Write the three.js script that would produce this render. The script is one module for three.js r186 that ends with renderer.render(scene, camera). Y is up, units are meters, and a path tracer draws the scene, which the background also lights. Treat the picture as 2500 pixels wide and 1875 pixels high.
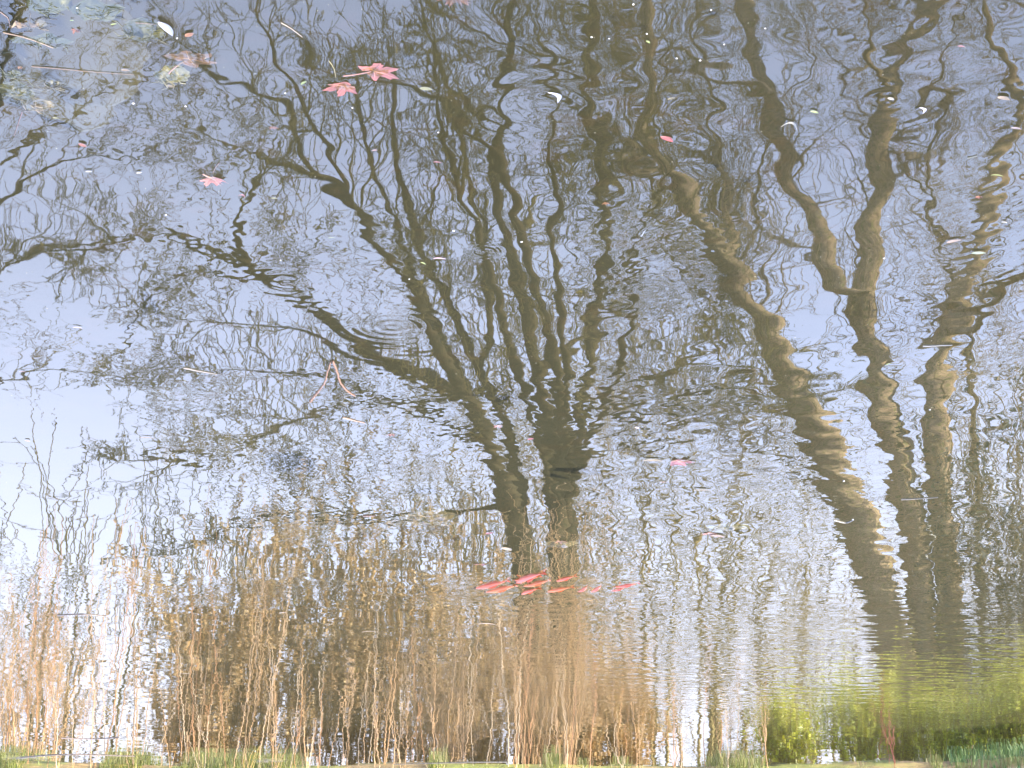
import * as THREE from 'three';

// ---------------------------------------------------------------- camera
// The photograph was taken across a pond and turned upside down: the far bank is at its lower edge,
// the nearest water at its upper edge. The camera is therefore rolled by half a turn.
const F = 4800, PW = 2500, PH = 1875, CAM_H = 2.5, PITCH = Math.atan(1553 / F);
const scene = new THREE.Scene();
const camera = new THREE.PerspectiveCamera(2 * Math.atan(PH / 2 / F) * 180 / Math.PI, PW / PH, 0.1, 900);
camera.position.set(0, CAM_H, 0);
camera.up.set(0, -1, 0);
camera.lookAt(0, CAM_H - Math.sin(PITCH), -Math.cos(PITCH));

// ---------------------------------------------------------------- sky, sun, exposure
const EXPOSURE = 6.4;
const SUN_DIR = new THREE.Vector3(-0.90, 0.40, 0.18).normalize();
{
  const W = 1024, H = 512, d = new Float32Array(W * H * 4);
  const stops = [[0, [0.30, 0.31, 0.37]], [8, [0.33, 0.35, 0.44]], [13, [0.40, 0.45, 0.61]], [18, [0.43, 0.52, 0.80]], [29, [0.46, 0.59, 0.98]], [50, [0.36, 0.52, 0.96]], [90, [0.30, 0.46, 0.92]]];
  const cl = (a, b) => 0.5 + 0.5 * Math.sin(a * 2.1 + Math.sin(b * 3.2 + a) * 1.3 + b * 1.7);
  for (let r = 0; r < H; r++) for (let c = 0; c < W; c++) {
    const el = Math.max(0, ((r + 0.5) / H - 0.5) * 180), az = ((c + 0.5) / W - 0.5) * 2 * Math.PI;
    let k = 0; while (k < stops.length - 2 && el > stops[k + 1][0]) k++;
    const t = Math.min(1, Math.max(0, (el - stops[k][0]) / (stops[k + 1][0] - stops[k][0])));
    const x = Math.cos(az), z = Math.sin(az);
    // thin veil of high cloud, denser towards +x
    const veil = (0.16 + 0.22 * Math.max(0, x + 0.1)) * (0.45 + 0.55 * cl(az * 3, el * 0.09)) * Math.exp(-el / 60);
    for (let i = 0; i < 3; i++) {
      const s = 1.1 * (stops[k][1][i] * (1 - t) + stops[k + 1][1][i] * t);
      d[(r * W + c) * 4 + i] = s * (1 - veil) + [0.74, 0.74, 0.84][i] * veil;
    }
    d[(r * W + c) * 4 + 3] = 1;
  }
  const sky = new THREE.DataTexture(d, W, H, THREE.RGBAFormat, THREE.FloatType);
  sky.mapping = THREE.EquirectangularReflectionMapping; sky.magFilter = THREE.LinearFilter; sky.needsUpdate = true;
  scene.background = sky; scene.environment = sky;
}
const sun = new THREE.DirectionalLight(new THREE.Color().setRGB(1, 0.9, 0.75), 5);
sun.name = 'sun';
sun.position.copy(SUN_DIR).multiplyScalar(80).add(new THREE.Vector3(0, 0, -18));
sun.target.position.set(0, 0, -18);
sun.castShadow = true; sun.shadow.mapSize.set(4096, 4096);
Object.assign(sun.shadow.camera, { left: -40, right: 40, top: 40, bottom: -40, near: 1, far: 200 });
scene.add(sun, sun.target);

const renderer = new THREE.WebGLRenderer({ antialias: true });
renderer.setSize(1024, 768);
renderer.toneMapping = THREE.LinearToneMapping;
renderer.toneMappingExposure = EXPOSURE;
renderer.shadowMap.enabled = true;

// ---------------------------------------------------------------- helpers
let seed = 12345;
const rnd = () => { seed = (seed + 0x6d2b79f5) | 0; let t = Math.imul(seed ^ (seed >>> 15), 1 | seed); t = (t + Math.imul(t ^ (t >>> 7), 61 | t)) ^ t; return ((t ^ (t >>> 14)) >>> 0) / 4294967296; };
const rr = (a, b) => a + (b - a) * rnd();
const clamp = (x, a = 0, b = 1) => Math.min(b, Math.max(a, x));
const sstep = (a, b, x) => { const t = clamp((x - a) / (b - a)); return t * t * (3 - 2 * t); };
const lerp = (a, b, t) => a + (b - a) * t;
const V = (x, y, z) => new THREE.Vector3(x, y, z);
const hash2 = (i, j, s) => { let h = Math.imul(i, 374761393) ^ Math.imul(j, 668265263) ^ Math.imul(s, 2147483647 ^ 1274126177); h = Math.imul(h ^ (h >>> 13), 1274126177); return ((h ^ (h >>> 16)) >>> 0) / 4294967296; };
function vnoise(x, y, s = 0) {
  const i = Math.floor(x), j = Math.floor(y), u = x - i, v = y - j, a = u * u * (3 - 2 * u), b = v * v * (3 - 2 * v);
  return lerp(lerp(hash2(i, j, s), hash2(i + 1, j, s), a), lerp(hash2(i, j + 1, s), hash2(i + 1, j + 1, s), a), b);
}
const fbm = (x, y, o = 4, s = 0) => { let v = 0, a = 0.5, t = 0; for (let k = 0; k < o; k++) { v += a * vnoise(x, y, s + k * 7); t += a; a *= 0.5; x *= 2.03; y *= 2.03; } return v / t; };

// a point of the photograph (2500 x 1875) to a place on the water, or to a place seen mirrored in it
const cp = Math.cos(PITCH), sp = Math.sin(PITCH);
function ray(px, py) {
  const u = -(px - PW / 2) / F, v = (py - PH / 2) / F;          // half a turn: right is -x, down is up
  return V(u, -sp + v * cp, -cp - v * sp);
}
function onWater(px, py, y = 0) { const d = ray(px, py), t = (y - CAM_H) / d.y; return V(d.x * t, y, d.z * t); }
function mPerPx(px, py) { const d = ray(px, py), t = -CAM_H / d.y; return t / F; }
function mirrored(px, py, D) { const d = ray(px, py), t = D / -d.z; return V(d.x * t, -(CAM_H + d.y * t), -D); }

const names = new Map();
function numbered(n) { const k = names.get(n) ?? 0; names.set(n, k + 1); return k ? n + '_' + String(k).padStart(3, '0') : n; }
function shade(o) { o.traverse((m) => { if (m.isMesh) { m.castShadow = true; m.receiveShadow = true; } }); return o; }
function tag(o, label, category, group) { o.userData.label = label; o.userData.category = category; if (group) o.userData.group = group; return o; }
function thing(name, label, category, group, pos) { const g = new THREE.Group(); g.name = numbered(name); if (pos) g.position.copy(pos); scene.add(g); return tag(g, label, category, group); }
function part(parent, name, geo, mat) { const m = new THREE.Mesh(geo, mat); m.name = name; m.castShadow = m.receiveShadow = true; parent.add(m); return m; }
function single(name, geo, mat, label, category, group) { const m = new THREE.Mesh(geo, mat); m.name = numbered(name); m.castShadow = m.receiveShadow = true; scene.add(m); return tag(m, label, category, group); }
function structure(name, geo, mat) { const m = new THREE.Mesh(geo, mat); m.name = name; m.userData.kind = 'structure'; m.castShadow = m.receiveShadow = true; scene.add(m); return m; }

// collects triangles for one mesh
class Build {
  constructor() { this.p = []; this.n = []; this.uv = []; this.c = []; this.i = []; }
  get count() { return this.p.length / 3; }
  vert(x, y, z, nx, ny, nz, u = 0, v = 0, c = null) { this.p.push(x, y, z); this.n.push(nx, ny, nz); this.uv.push(u, v); if (c) this.c.push(c[0], c[1], c[2]); return this.count - 1; }
  tri(a, b, c) { this.i.push(a, b, c); }
  // tapered tube through points with radii
  tube(pts, rad, seg = 5, c = null, rough = 0) {
    const n = pts.length; let up = Math.abs(pts[1].y - pts[0].y) > 0.9 * pts[1].distanceTo(pts[0]) ? V(1, 0, 0) : V(0, 1, 0), len = 0, first = this.count;
    const T = V(), A = V(), B = V();
    for (let k = 0; k < n; k++) {
      T.copy(pts[Math.min(k + 1, n - 1)]).sub(pts[Math.max(k - 1, 0)]).normalize();
      A.crossVectors(T, up); if (A.lengthSq() < 1e-8) A.crossVectors(T, V(0.3, 0.2, 0.9)); A.normalize(); B.crossVectors(A, T).normalize(); up = B.clone();
      if (k) len += pts[k].distanceTo(pts[k - 1]);
      for (let s = 0; s <= seg; s++) {
        const w = s % seg / seg * Math.PI * 2, cx = Math.cos(w), cy = Math.sin(w);
        const r = rad[k] * (1 + (rough ? rough * (fbm(cx * 1.7 + 5 + len * 0.6, cy * 1.7 + len * 1.9, 3, 3) - 0.5) : 0));
        const nx = A.x * cx + B.x * cy, ny = A.y * cx + B.y * cy, nz = A.z * cx + B.z * cy;
        this.vert(pts[k].x + nx * r, pts[k].y + ny * r, pts[k].z + nz * r, nx, ny, nz, s / seg * Math.max(1, Math.round(rad[0] * 6.28 / 0.25)), len / 0.25, c);
      }
    }
    for (let k = 0; k < n - 1; k++) for (let s = 0; s < seg; s++) {
      const a = first + k * (seg + 1) + s, b = a + seg + 1;
      this.tri(a, b, a + 1); this.tri(b, b + 1, a + 1);
    }
  }
  leaf(pos, dir, side, L, W, c, bend = 0.15) {  // two-faced folded leaf: four triangles
    const n = V().crossVectors(side, dir).normalize(), mid = pos.clone().addScaledVector(dir, L * 0.45).addScaledVector(n, -L * bend), tip = pos.clone().addScaledVector(dir, L);
    const a = this.vert(pos.x, pos.y, pos.z, n.x, n.y, n.z, 0.5, 0, c), m = this.vert(mid.x, mid.y, mid.z, n.x, n.y, n.z, 0.5, 0.5, c), t = this.vert(tip.x, tip.y, tip.z, n.x, n.y, n.z, 0.5, 1, c);
    const l = mid.clone().addScaledVector(side, -W / 2).addScaledVector(n, L * 0.1), r = mid.clone().addScaledVector(side, W / 2).addScaledVector(n, L * 0.1);
    const li = this.vert(l.x, l.y, l.z, n.x, n.y, n.z, 0, 0.5, c), ri = this.vert(r.x, r.y, r.z, n.x, n.y, n.z, 1, 0.5, c);
    this.tri(a, m, li); this.tri(li, m, t); this.tri(a, ri, m); this.tri(m, ri, t);
  }
  geometry(recompute = false) {
    const g = new THREE.BufferGeometry();
    g.setAttribute('position', new THREE.Float32BufferAttribute(this.p, 3));
    g.setAttribute('normal', new THREE.Float32BufferAttribute(this.n, 3));
    g.setAttribute('uv', new THREE.Float32BufferAttribute(this.uv, 2));
    if (this.c.length) g.setAttribute('color', new THREE.Float32BufferAttribute(this.c, 3));
    g.setIndex(this.i);
    if (recompute) g.computeVertexNormals();
    return g;
  }
}
function smoothPath(pts, rad, step) {   // Catmull-Rom through pts, resampled about every step metres
  const curve = new THREE.CatmullRomCurve3(pts, false, 'centripetal'), n = Math.max(3, Math.ceil(curve.getLength() / step)), P = [], R = [];
  for (let k = 0; k <= n; k++) {
    const t = k / n; P.push(curve.getPoint(t));
    const f = t * (rad.length - 1), i = Math.min(rad.length - 2, Math.floor(f)); R.push(lerp(rad[i], rad[i + 1], f - i));
  }
  return [P, R];
}
function texture(w, h, fn, srgb) {
  const d = new Uint8Array(w * h * 4);
  for (let y = 0; y < h; y++) for (let x = 0; x < w; x++) { const c = fn(x / w, y / h); for (let k = 0; k < 3; k++) d[(y * w + x) * 4 + k] = clamp(c[k]) * 255; d[(y * w + x) * 4 + 3] = 255; }
  const t = new THREE.DataTexture(d, w, h); t.magFilter = THREE.LinearFilter; t.wrapS = t.wrapT = THREE.RepeatWrapping; if (srgb) t.colorSpace = THREE.SRGBColorSpace; t.needsUpdate = true; return t;
}
// noise that repeats with period 1
const tiled = (u, v, f, o, s) => { let r = 0, a = 0.5, t = 0; for (let k = 0; k < o; k++) { const i = Math.floor(u * f), j = Math.floor(v * f), x = u * f - i, y = v * f - j, p = x * x * (3 - 2 * x), q = y * y * (3 - 2 * y), h = (m, n) => hash2(((m % f) + f) % f, ((n % f) + f) % f, s + k); r += a * lerp(lerp(h(i, j), h(i + 1, j), p), lerp(h(i, j + 1), h(i + 1, j + 1), p), q); t += a; a *= 0.55; f *= 2; } return r / t; };

// ---------------------------------------------------------------- ground, pond bed, water
const POND = { x: 15, near: 1.6 };
const shoreZ = (x) => -21.30 + 0.16 * Math.sin(x * 1.3 + 0.7) + 0.14 * (fbm(x * 1.7 + 40, 3.1, 3, 11) - 0.5) + 1.8 * sstep(-4.5, -6.2, x);
function groundHeight(x, z) {
  const far = shoreZ(x) - z, side = Math.abs(x) - POND.x, near = z - POND.near, t = Math.max(far, side, near);   // metres behind the water's edge
  const bank = t < 0 ? Math.max(-1.1, t * 1.1) : 0.17 * (1 - Math.exp(-t / 0.28)) + 0.5 * (1 - Math.exp(-t / 9));
  return bank + (t > 0 ? 0.10 * (fbm(x * 0.8, z * 0.8, 3, 5) - 0.5) * clamp(t) + (near > 0 && far < 0 ? 0.3 * clamp(near) : 0) : 0);
}
{
  const xs = [], zs = [];
  for (let x = -300; x < -16; x += x < -60 ? 30 : 4) xs.push(x); for (let x = -16; x <= 16.01; x += 0.2) xs.push(x); for (let x = 20; x <= 300; x += x > 60 ? 30 : 4) xs.push(x);
  for (let z = -400; z < -34; z += z < -80 ? 30 : 3) zs.push(z); for (let z = -34; z < -24; z += 0.6) zs.push(z); for (let z = -24; z < -18; z += 0.12) zs.push(z); for (let z = -18; z < 0; z += 1.5) zs.push(z); for (let z = 0; z < 6; z += 0.4) zs.push(z); for (let z = 6; z <= 120; z += 12) zs.push(z);
  const b = new Build();
  for (const z of zs) for (const x of xs) b.vert(x, groundHeight(x, z), z, 0, 1, 0, x / 3, z / 3);
  for (let j = 0; j < zs.length - 1; j++) for (let i = 0; i < xs.length - 1; i++) { const a = j * xs.length + i, c = a + xs.length; b.tri(a, c, a + 1); b.tri(a + 1, c, c + 1); }
  const map = texture(512, 512, (u, v) => { const n = tiled(u, v, 6, 5, 21), m = tiled(u, v, 40, 3, 31), g = sstep(0.42, 0.62, n); const s = 0.7 + 0.6 * m; return [lerp(0.44, 0.36, g) * s, lerp(0.36, 0.37, g) * s, lerp(0.24, 0.17, g) * s]; }, true);
  structure('ground', b.geometry(true), new THREE.MeshStandardMaterial({ map, roughness: 0.95, bumpMap: map, bumpScale: 0.02 }));
}
{
  // mud bottom: olive silt, a pale silt bank at the near left of the photograph
  const b = new Build(), nx = 150, nz = 130, pale = onWater(150, 190), pale2 = onWater(30, 420);
  for (let j = 0; j <= nz; j++) for (let i = 0; i <= nx; i++) {
    const x = lerp(-POND.x - 0.4, POND.x + 0.4, i / nx), z = lerp(2.1, -21.4, j / nz), d = fbm(x * 0.9, z * 0.9, 4, 9);
    const edge = Math.max(shoreZ(x) - z, Math.abs(x) - POND.x, z - POND.near);
    b.vert(x, Math.max(-0.42 + 0.14 * d, Math.min(0.06, -0.05 + edge * 0.5)), z, 0, 1, 0, x / 2, z / 2);
  }
  for (let j = 0; j < nz; j++) for (let i = 0; i < nx; i++) { const a = j * (nx + 1) + i, c = a + nx + 1; b.tri(a, a + 1, c); b.tri(c, a + 1, c + 1); }
  const map = texture(1024, 1024, (u, v) => {
    const n = tiled(u, v, 5, 5, 51), m = tiled(u, v, 60, 3, 61), leaf = sstep(0.60, 0.72, tiled(u, v, 24, 3, 71)), s = 0.55 + 0.55 * n + 0.35 * m;
    return [(0.30 + 0.10 * leaf) * s, (0.275 + 0.02 * leaf) * s, (0.14 - 0.02 * leaf) * s];
  }, true);
  structure('pond_bed', b.geometry(true), new THREE.MeshStandardMaterial({ map, color: new THREE.Color().setRGB(0.05, 0.043, 0.018), roughness: 1 }));
  // pale silt shoal
  const shoal = new Build(), N = 60, R = 22;
  const mid = onWater(120, 210, -0.2), rx = 0.42, rz = 0.75;
  for (let k = 0; k <= R; k++) for (let a = 0; a <= N; a++) {
    const w = a / N * 2 * Math.PI, f = k / R, e = 1 + 0.5 * (fbm(Math.cos(w) * 1.6 + 9, Math.sin(w) * 1.6 + 9, 4, 81) - 0.5);
    const x = mid.x + Math.cos(w) * rx * f * e, z = mid.z + Math.sin(w) * rz * f * e;
    shoal.vert(x, -0.20 - 0.24 * f * f + 0.16 * (fbm(x * 7, z * 4, 5, 4) - 0.5), z, 0, 1, 0, x * 2, z * 2);
  }
  for (let k = 0; k < R; k++) for (let a = 0; a < N; a++) { const p = k * (N + 1) + a, q = p + N + 1; shoal.tri(p, p + 1, q); shoal.tri(q, p + 1, q + 1); }
  const smap = texture(256, 256, (u, v) => { const s = 0.8 + 0.35 * tiled(u, v, 8, 5, 91); return [0.42 * s, 0.40 * s, 0.33 * s]; }, true);
  structure('silt_shoal', shoal.geometry(true), new THREE.MeshStandardMaterial({ map: smap, color: new THREE.Color().setRGB(0.08, 0.08, 0.07), roughness: 1 }));
}

// waves: slopes of the water surface as two normal maps (near and far water)
const SIN = new Float32Array(8192); for (let k = 0; k < 8192; k++) SIN[k] = Math.sin(k / 8192 * 2 * Math.PI);
const TAU8 = 8192 / (2 * Math.PI);
const waves = [];
{
  const band = (n, l0, l1, rms, kind, along) => { for (let k = 0; k < n; k++) { const l = l0 * Math.pow(l1 / l0, (k + rnd()) / n), a = along === undefined ? rr(0, 2 * Math.PI) : along + rr(-0.55, 0.55), K = 2 * Math.PI / l; waves.push({ kx: Math.cos(a) * K, kz: Math.sin(a) * K, dx: Math.cos(a), dz: Math.sin(a), a: rms * Math.sqrt(2 / n) * rr(0.7, 1.3), ph: rr(0, 6.28), kind, w: rr(0.15, 0.5), o: Math.floor(rr(0, 3)) }); } };
  band(11, 0.26, 1.1, 0.0052, 0);
  band(12, 0.11, 0.30, 0.0024, 1);
  band(16, 0.042, 0.10, 0.0025, 2);
  band(8, 0.10, 0.26, 0.0095, 3, Math.PI / 2 + 0.12);
  band(8, 0.04, 0.09, 0.005, 3, Math.PI / 2);
}
const rings = [[960, 797, 0.055, 0.17, 0.010], [1184, 614, 0.03, 0.06, 0.012], [1584, 706, 0.04, 0.12, 0.012], [1330, 1470, 0.15, 0.6, 0.013], [1160, 1445, 0.12, 0.35, 0.018], [1540, 1440, 0.12, 0.32, 0.016], [1330, 260, 0.09, 0.25, 0.007], [2330, 610, 0.05, 0.13, 0.01], [2165, 245, 0.06, 0.12, 0.01], [700, 690, 0.06, 0.2, 0.006], [1850, 1180, 0.06, 0.3, 0.006]].map(([px, py, l, R, a]) => { const p = onWater(px, py); return { x: p.x, z: p.z, k: 2 * Math.PI / l, R, a }; });
const windA = onWater(2150, 1640), windB = onWater(1750, 1610), windC = onWater(2350, 1580);
function waveMap(x0, x1, z0, z1, W, H) {
  const G = 128, fields = [];                         // slow fields: warp, calm patches
  for (let f = 0; f < 8; f++) { const a = new Float32Array((G + 1) * (G + 1)); for (let j = 0; j <= G; j++) for (let i = 0; i <= G; i++) { const x = lerp(x0, x1, i / G), z = lerp(z0, z1, j / G); a[j * (G + 1) + i] = f < 3 ? (fbm(x * 1.1 + f * 17, z * 1.1, 3, 100 + f) - 0.5) * 26 : f === 3 ? sstep(0.36, 0.62, fbm(x * 1.3, z * 0.8, 3, 120)) : f === 4 ? sstep(0.38, 0.6, fbm(x * 1.9 + 7, z * 1.1, 3, 130)) : f === 5 ? windMask(x, z) : f === 6 ? stir(x, z) : lens(x, z); } fields.push(a); }
  const d = new Float32Array(W * H * 4), val = new Float32Array(8);
  for (let j = 0; j < H; j++) {
    const fz = (j + 0.5) / H, z = lerp(z0, z1, fz), gj = Math.min(G - 1, Math.floor(fz * G)), tv = fz * G - gj;
    for (let i = 0; i < W; i++) {
      const fx = (i + 0.5) / W, x = lerp(x0, x1, fx), gi = Math.min(G - 1, Math.floor(fx * G)), tu = fx * G - gi, q = gj * (G + 1) + gi;
      for (let f = 0; f < 8; f++) { const a = fields[f]; val[f] = (a[q] * (1 - tu) + a[q + 1] * tu) * (1 - tv) + (a[q + G + 1] * (1 - tu) + a[q + G + 2] * tu) * tv; }
      let sx = 0, sz = 0;
      const far = sstep(-9.5, -15, z), A = val[6], m0 = (0.54 + 0.2 * far) * lerp(A, 1, far), m1 = (0.45 + 0.95 * val[3]) * (1 - 0.5 * far) * A + 2.0 * val[7], m2 = (0.15 + 1.25 * val[4]) * (1 - 0.35 * far) * lerp(A, 1, 0.45), m3 = val[5];
      for (let k = 0; k < waves.length; k++) {
        const w = waves[k], m = w.kind === 0 ? m0 : w.kind === 1 ? m1 : w.kind === 2 ? m2 : m3;
        if (m < 0.004) continue;
        const s = SIN[((w.kx * x + w.kz * z + w.ph + val[w.o] * w.w) * TAU8) & 8191] * w.a * m;
        sx += s * w.dx; sz += s * w.dz;
      }
      for (let k = 0; k < rings.length; k++) {
        const r = rings[k], ux = x - r.x, uz = z - r.z, q2 = (ux * ux + uz * uz) / (r.R * r.R);
        if (q2 > 5) continue;
        const l = Math.sqrt(q2) * r.R + 1e-6, s = r.a * Math.exp(-q2) * SIN[(l * r.k * TAU8) & 8191] / l;
        sx += s * ux; sz += s * uz;
      }
      const o = (j * W + i) * 4;                      // tangent +x, bitangent -z
      d[o] = 0.5 - sx / 2; d[o + 1] = 0.5 + sz / 2; d[o + 2] = 1; d[o + 3] = 1;
    }
  }
  const t = new THREE.DataTexture(d, W, H, THREE.RGBAFormat, THREE.FloatType);
  t.magFilter = THREE.LinearFilter; t.wrapS = t.wrapT = THREE.MirroredRepeatWrapping; t.needsUpdate = true; return t;
}
// the photograph's left is calm, its right livelier
const stir = (x, z) => { const a = x / -z; return lerp(0.40, 1.1, sstep(0.05, -0.09, a + 0.05 * (fbm(x * 1.5, z * 0.9, 3, 160) - 0.5))); };
const lensAt = [[1720, 1250, 0.55, 1.4, 1], [1450, 1180, 0.5, 1.0, 0.5], [2050, 1050, 0.5, 1.0, 0.5], [2300, 1300, 0.5, 1.2, 0.7]].map(([x, y, rx, rz, a]) => ({ ...onWater(x, y), rx, rz, a }));
const lens = (x, z) => { let v = 0; for (const p of lensAt) v += p.a * Math.exp(-(((x - p.x) / p.rx) ** 2) - (((z - p.z) / p.rz) ** 2)); return v; };
function windMask(x, z) {       // a breath of wind ruffles the water off the far bank, strongest before the willow shrubs
  const g = (p, rx, rz) => Math.exp(-(((x - p.x) / rx) ** 2) - (((z - p.z) / rz) ** 2));
  return Math.min(1.3, 1.25 * g(windA, 1.7, 2.2) + 1.0 * g(windB, 1.1, 2.0) + 0.6 * g(windC, 1.0, 1.3) + 0.14 * sstep(-11, -17, z)) * (0.75 + 0.5 * fbm(x * 2, z * 1.2, 3, 140));
}
{
  const ZS = -10.5, b = new Build(), strips = [[POND.near + 0.3, ZS, -4, 4, -3, ZS], [ZS, -22, -7, 7, ZS, -22]], g = [];
  strips.forEach(([za, zb, x0, x1, z0, z1]) => {
    const s = b.i.length, first = b.count, nx = 30, nz = 12;
    for (let j = 0; j <= nz; j++) for (let i = 0; i <= nx; i++) { const x = lerp(-POND.x - 0.2, POND.x + 0.2, i / nx), z = lerp(za, zb, j / nz); b.vert(x, 0, z, 0, 1, 0, (x - x0) / (x1 - x0), (z - z0) / (z1 - z0)); }
    for (let j = 0; j < nz; j++) for (let i = 0; i < nx; i++) { const a = first + j * (nx + 1) + i, c = a + nx + 1; b.tri(a, a + 1, c); b.tri(c, a + 1, c + 1); }
    g.push([s, b.i.length - s]);
  });
  const geo = b.geometry(); g.forEach(([s, n], k) => geo.addGroup(s, n, k));
  const water = (map) => new THREE.MeshPhysicalMaterial({ color: new THREE.Color().setRGB(0.80, 0.78, 0.58), transmission: 1, thickness: 0, roughness: 0.012, ior: 1.36, normalMap: map });
  const m = new THREE.Mesh(geo, [water(waveMap(-4, 4, -3, ZS, 2048, 2048)), water(waveMap(-7, 7, ZS, -22, 2048, 2048))]);
  m.name = 'pond_water'; m.userData.kind = 'structure'; m.receiveShadow = true; scene.add(m);
}
// ---------------------------------------------------------------- trees on the far bank (seen mirrored in the water)
const barkMap = texture(512, 512, (u, v) => { const n = tiled(u, v, 8, 5, 201), f = Math.abs(tiled(u, v, 16, 3, 205) - 0.5) * 2, moss = sstep(0.52, 0.68, tiled(u, v, 5, 4, 211)), s = 0.62 + 0.5 * n; return [lerp(0.60, 0.47, moss) * s * (0.7 + 0.4 * f), lerp(0.545, 0.49, moss) * s * (0.7 + 0.4 * f), lerp(0.46, 0.30, moss) * s * (0.7 + 0.4 * f)]; }, true);
const barkMat = (r, g, b) => new THREE.MeshStandardMaterial({ map: barkMap, color: new THREE.Color().setRGB(r, g, b), roughness: 0.95, bumpMap: barkMap, bumpScale: 0.02 });
const plain = (r, g, b, rough = 0.9) => new THREE.MeshStandardMaterial({ color: new THREE.Color().setRGB(r, g, b), roughness: rough });
const tinted = (rough = 0.8, extra = {}) => new THREE.MeshPhysicalMaterial({ vertexColors: true, roughness: rough, side: THREE.DoubleSide, ...extra });
const K = PW / 2212;
const UPV = V(0, 1, 0);
// twigs from a limb outwards
function grow(B, pos, dir, len, rad, level, opt, out) {
  const n = level >= 3 ? 3 : level === 2 ? 4 : 6, pts = [pos.clone()], R = [rad], d = dir.clone(), p = pos.clone();
  for (let k = 1; k <= n; k++) {
    d.x += rr(-1, 1) * opt.bend; d.y += rr(-1, 1) * opt.bend + opt.rise * (level === 1 ? 0.5 : 1); d.z += rr(-1, 1) * opt.bend; d.normalize();
    p.addScaledVector(d, len / n); pts.push(p.clone()); R.push(Math.max(opt.tip, rad * (1 - 0.8 * k / n)));
    if (level < opt.levels) {
      const kids = opt.kids[level - 1] / n; let c = Math.floor(kids + rnd());
      while (c-- > 0) {
        const ax = V(rr(-1, 1), rr(-1, 1), rr(-1, 1)).cross(d).normalize(), nd = d.clone().applyAxisAngle(ax, rr(0.45, 1.15));
        grow(B, p.clone().addScaledVector(d, -rnd() * len / n), nd, len * rr(0.35, 0.68), Math.max(opt.tip, R[k] * 0.62), level + 1, opt, out);
      }
    }
  }
  B.tube(pts, R, level <= 1 ? 5 : 3);
  if (out && level >= opt.levels - 1) out.push([pts[n].clone(), d.clone()], [pts[n - 1].clone(), d.clone()]);
}
function tree(name, label, D, limbs, opt, bark, twig) {
  const root = thing(name, label, 'tree', opt.group);
  const BW = new Build(), tips = [];
  limbs.forEach((L, li) => {
    const dz = L.dz ?? rr(-0.5, 0.5) * (li ? 1 : 0), n = L.p.length;
    const pts = L.p.map(([x, y], k) => mirrored(x * K, y * K, D + dz * (k / (n - 1)) * (opt.deep ?? 2.2) + (L.z0 ?? 0)));
    const rad = L.p.map(([, , w]) => (opt.stout ?? 1) * w * K / 2 * D / F);
    if (L.root) { const f = pts[0].clone(); f.y = groundHeight(f.x, f.z) - 0.15; const mid = pts[0].clone().lerp(f, 0.5); pts.unshift(f, mid); rad.unshift(rad[0] * 1.5, rad[0] * 1.1); }
    const [P, R] = smoothPath(pts, rad, 0.22);
    const own = new Build();
    own.tube(P, R, R[0] > 0.12 ? 14 : 8, null, 0.35);
    { const e = P.length - 1, d = P[e].clone().sub(P[e - 1]).normalize(); for (let c = 0; c < 3; c++) { const nd = d.clone().add(V(rr(-0.5, 0.5), rr(0, 0.4), rr(-0.5, 0.5)).multiplyScalar(c ? 1 : 0.3)).normalize(); grow(R[e] > 0.03 ? own : BW, P[e].clone().addScaledVector(d, -0.02), nd, rr(1.6, 2.6) * clamp(R[e] / 0.04, 0.4, 1.3), R[e] * (c ? 0.6 : 0.97), 1, opt, tips); } }
    part(root, L.root ? 'trunk' : 'limb', own.geometry(), bark);
    const len = P.length * 0.22, q = L.q ?? 1, count = Math.round(len * opt.per * q);
    for (let c = 0; c < count; c++) {
      const t = Math.pow(rnd(), 0.75) * (1 - (L.from ?? 0.15)) + (L.from ?? 0.15), k = Math.min(P.length - 2, Math.floor(t * (P.length - 1))), d = P[k + 1].clone().sub(P[k]).normalize();
      const ax = V(rr(-1, 1), rr(-1, 1), rr(-1, 1)).cross(d).normalize(), nd = d.applyAxisAngle(ax, rr(0.5, 1.3)); nd.y += 0.15; nd.normalize();
      grow(BW, P[k], nd, rr(opt.len[0], opt.len[1]), Math.min(R[k] * 0.55, rr(0.012, 0.028)), 1, opt, tips);
    }
  });
  part(root, 'crown', BW.geometry(), twig).userData.kind = 'stuff';
  if (opt.buds) {
    const b = new Build();
    for (const [p, d] of tips) for (let k = 0; k < opt.buds; k++) {
      const dd = V(rr(-1, 1), rr(-1, 1), rr(-1, 1)).normalize(), s = V(rr(-1, 1), rr(-1, 1), rr(-1, 1)).cross(dd).normalize(), g = rr(0.7, 1.25);
      b.leaf(p.clone().addScaledVector(d, -rr(0, 0.25)), dd, s, rr(0.035, 0.07), rr(0.015, 0.03), opt.budColor.map((c) => c * g));
    }
    part(root, 'bud', b.geometry(), tinted(0.8)).userData.kind = 'stuff';
  }
  return root;
}
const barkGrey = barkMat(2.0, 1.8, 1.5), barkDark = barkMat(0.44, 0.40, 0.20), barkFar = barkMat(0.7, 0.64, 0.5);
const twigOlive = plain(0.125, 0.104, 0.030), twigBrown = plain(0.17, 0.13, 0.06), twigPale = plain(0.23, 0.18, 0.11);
const OPT = { bend: 0.2, rise: 0.05, levels: 3, kids: [6, 3.6], tip: 0.0055, per: 2.4, len: [0.9, 2.1], deep: 2.4 };
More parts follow.
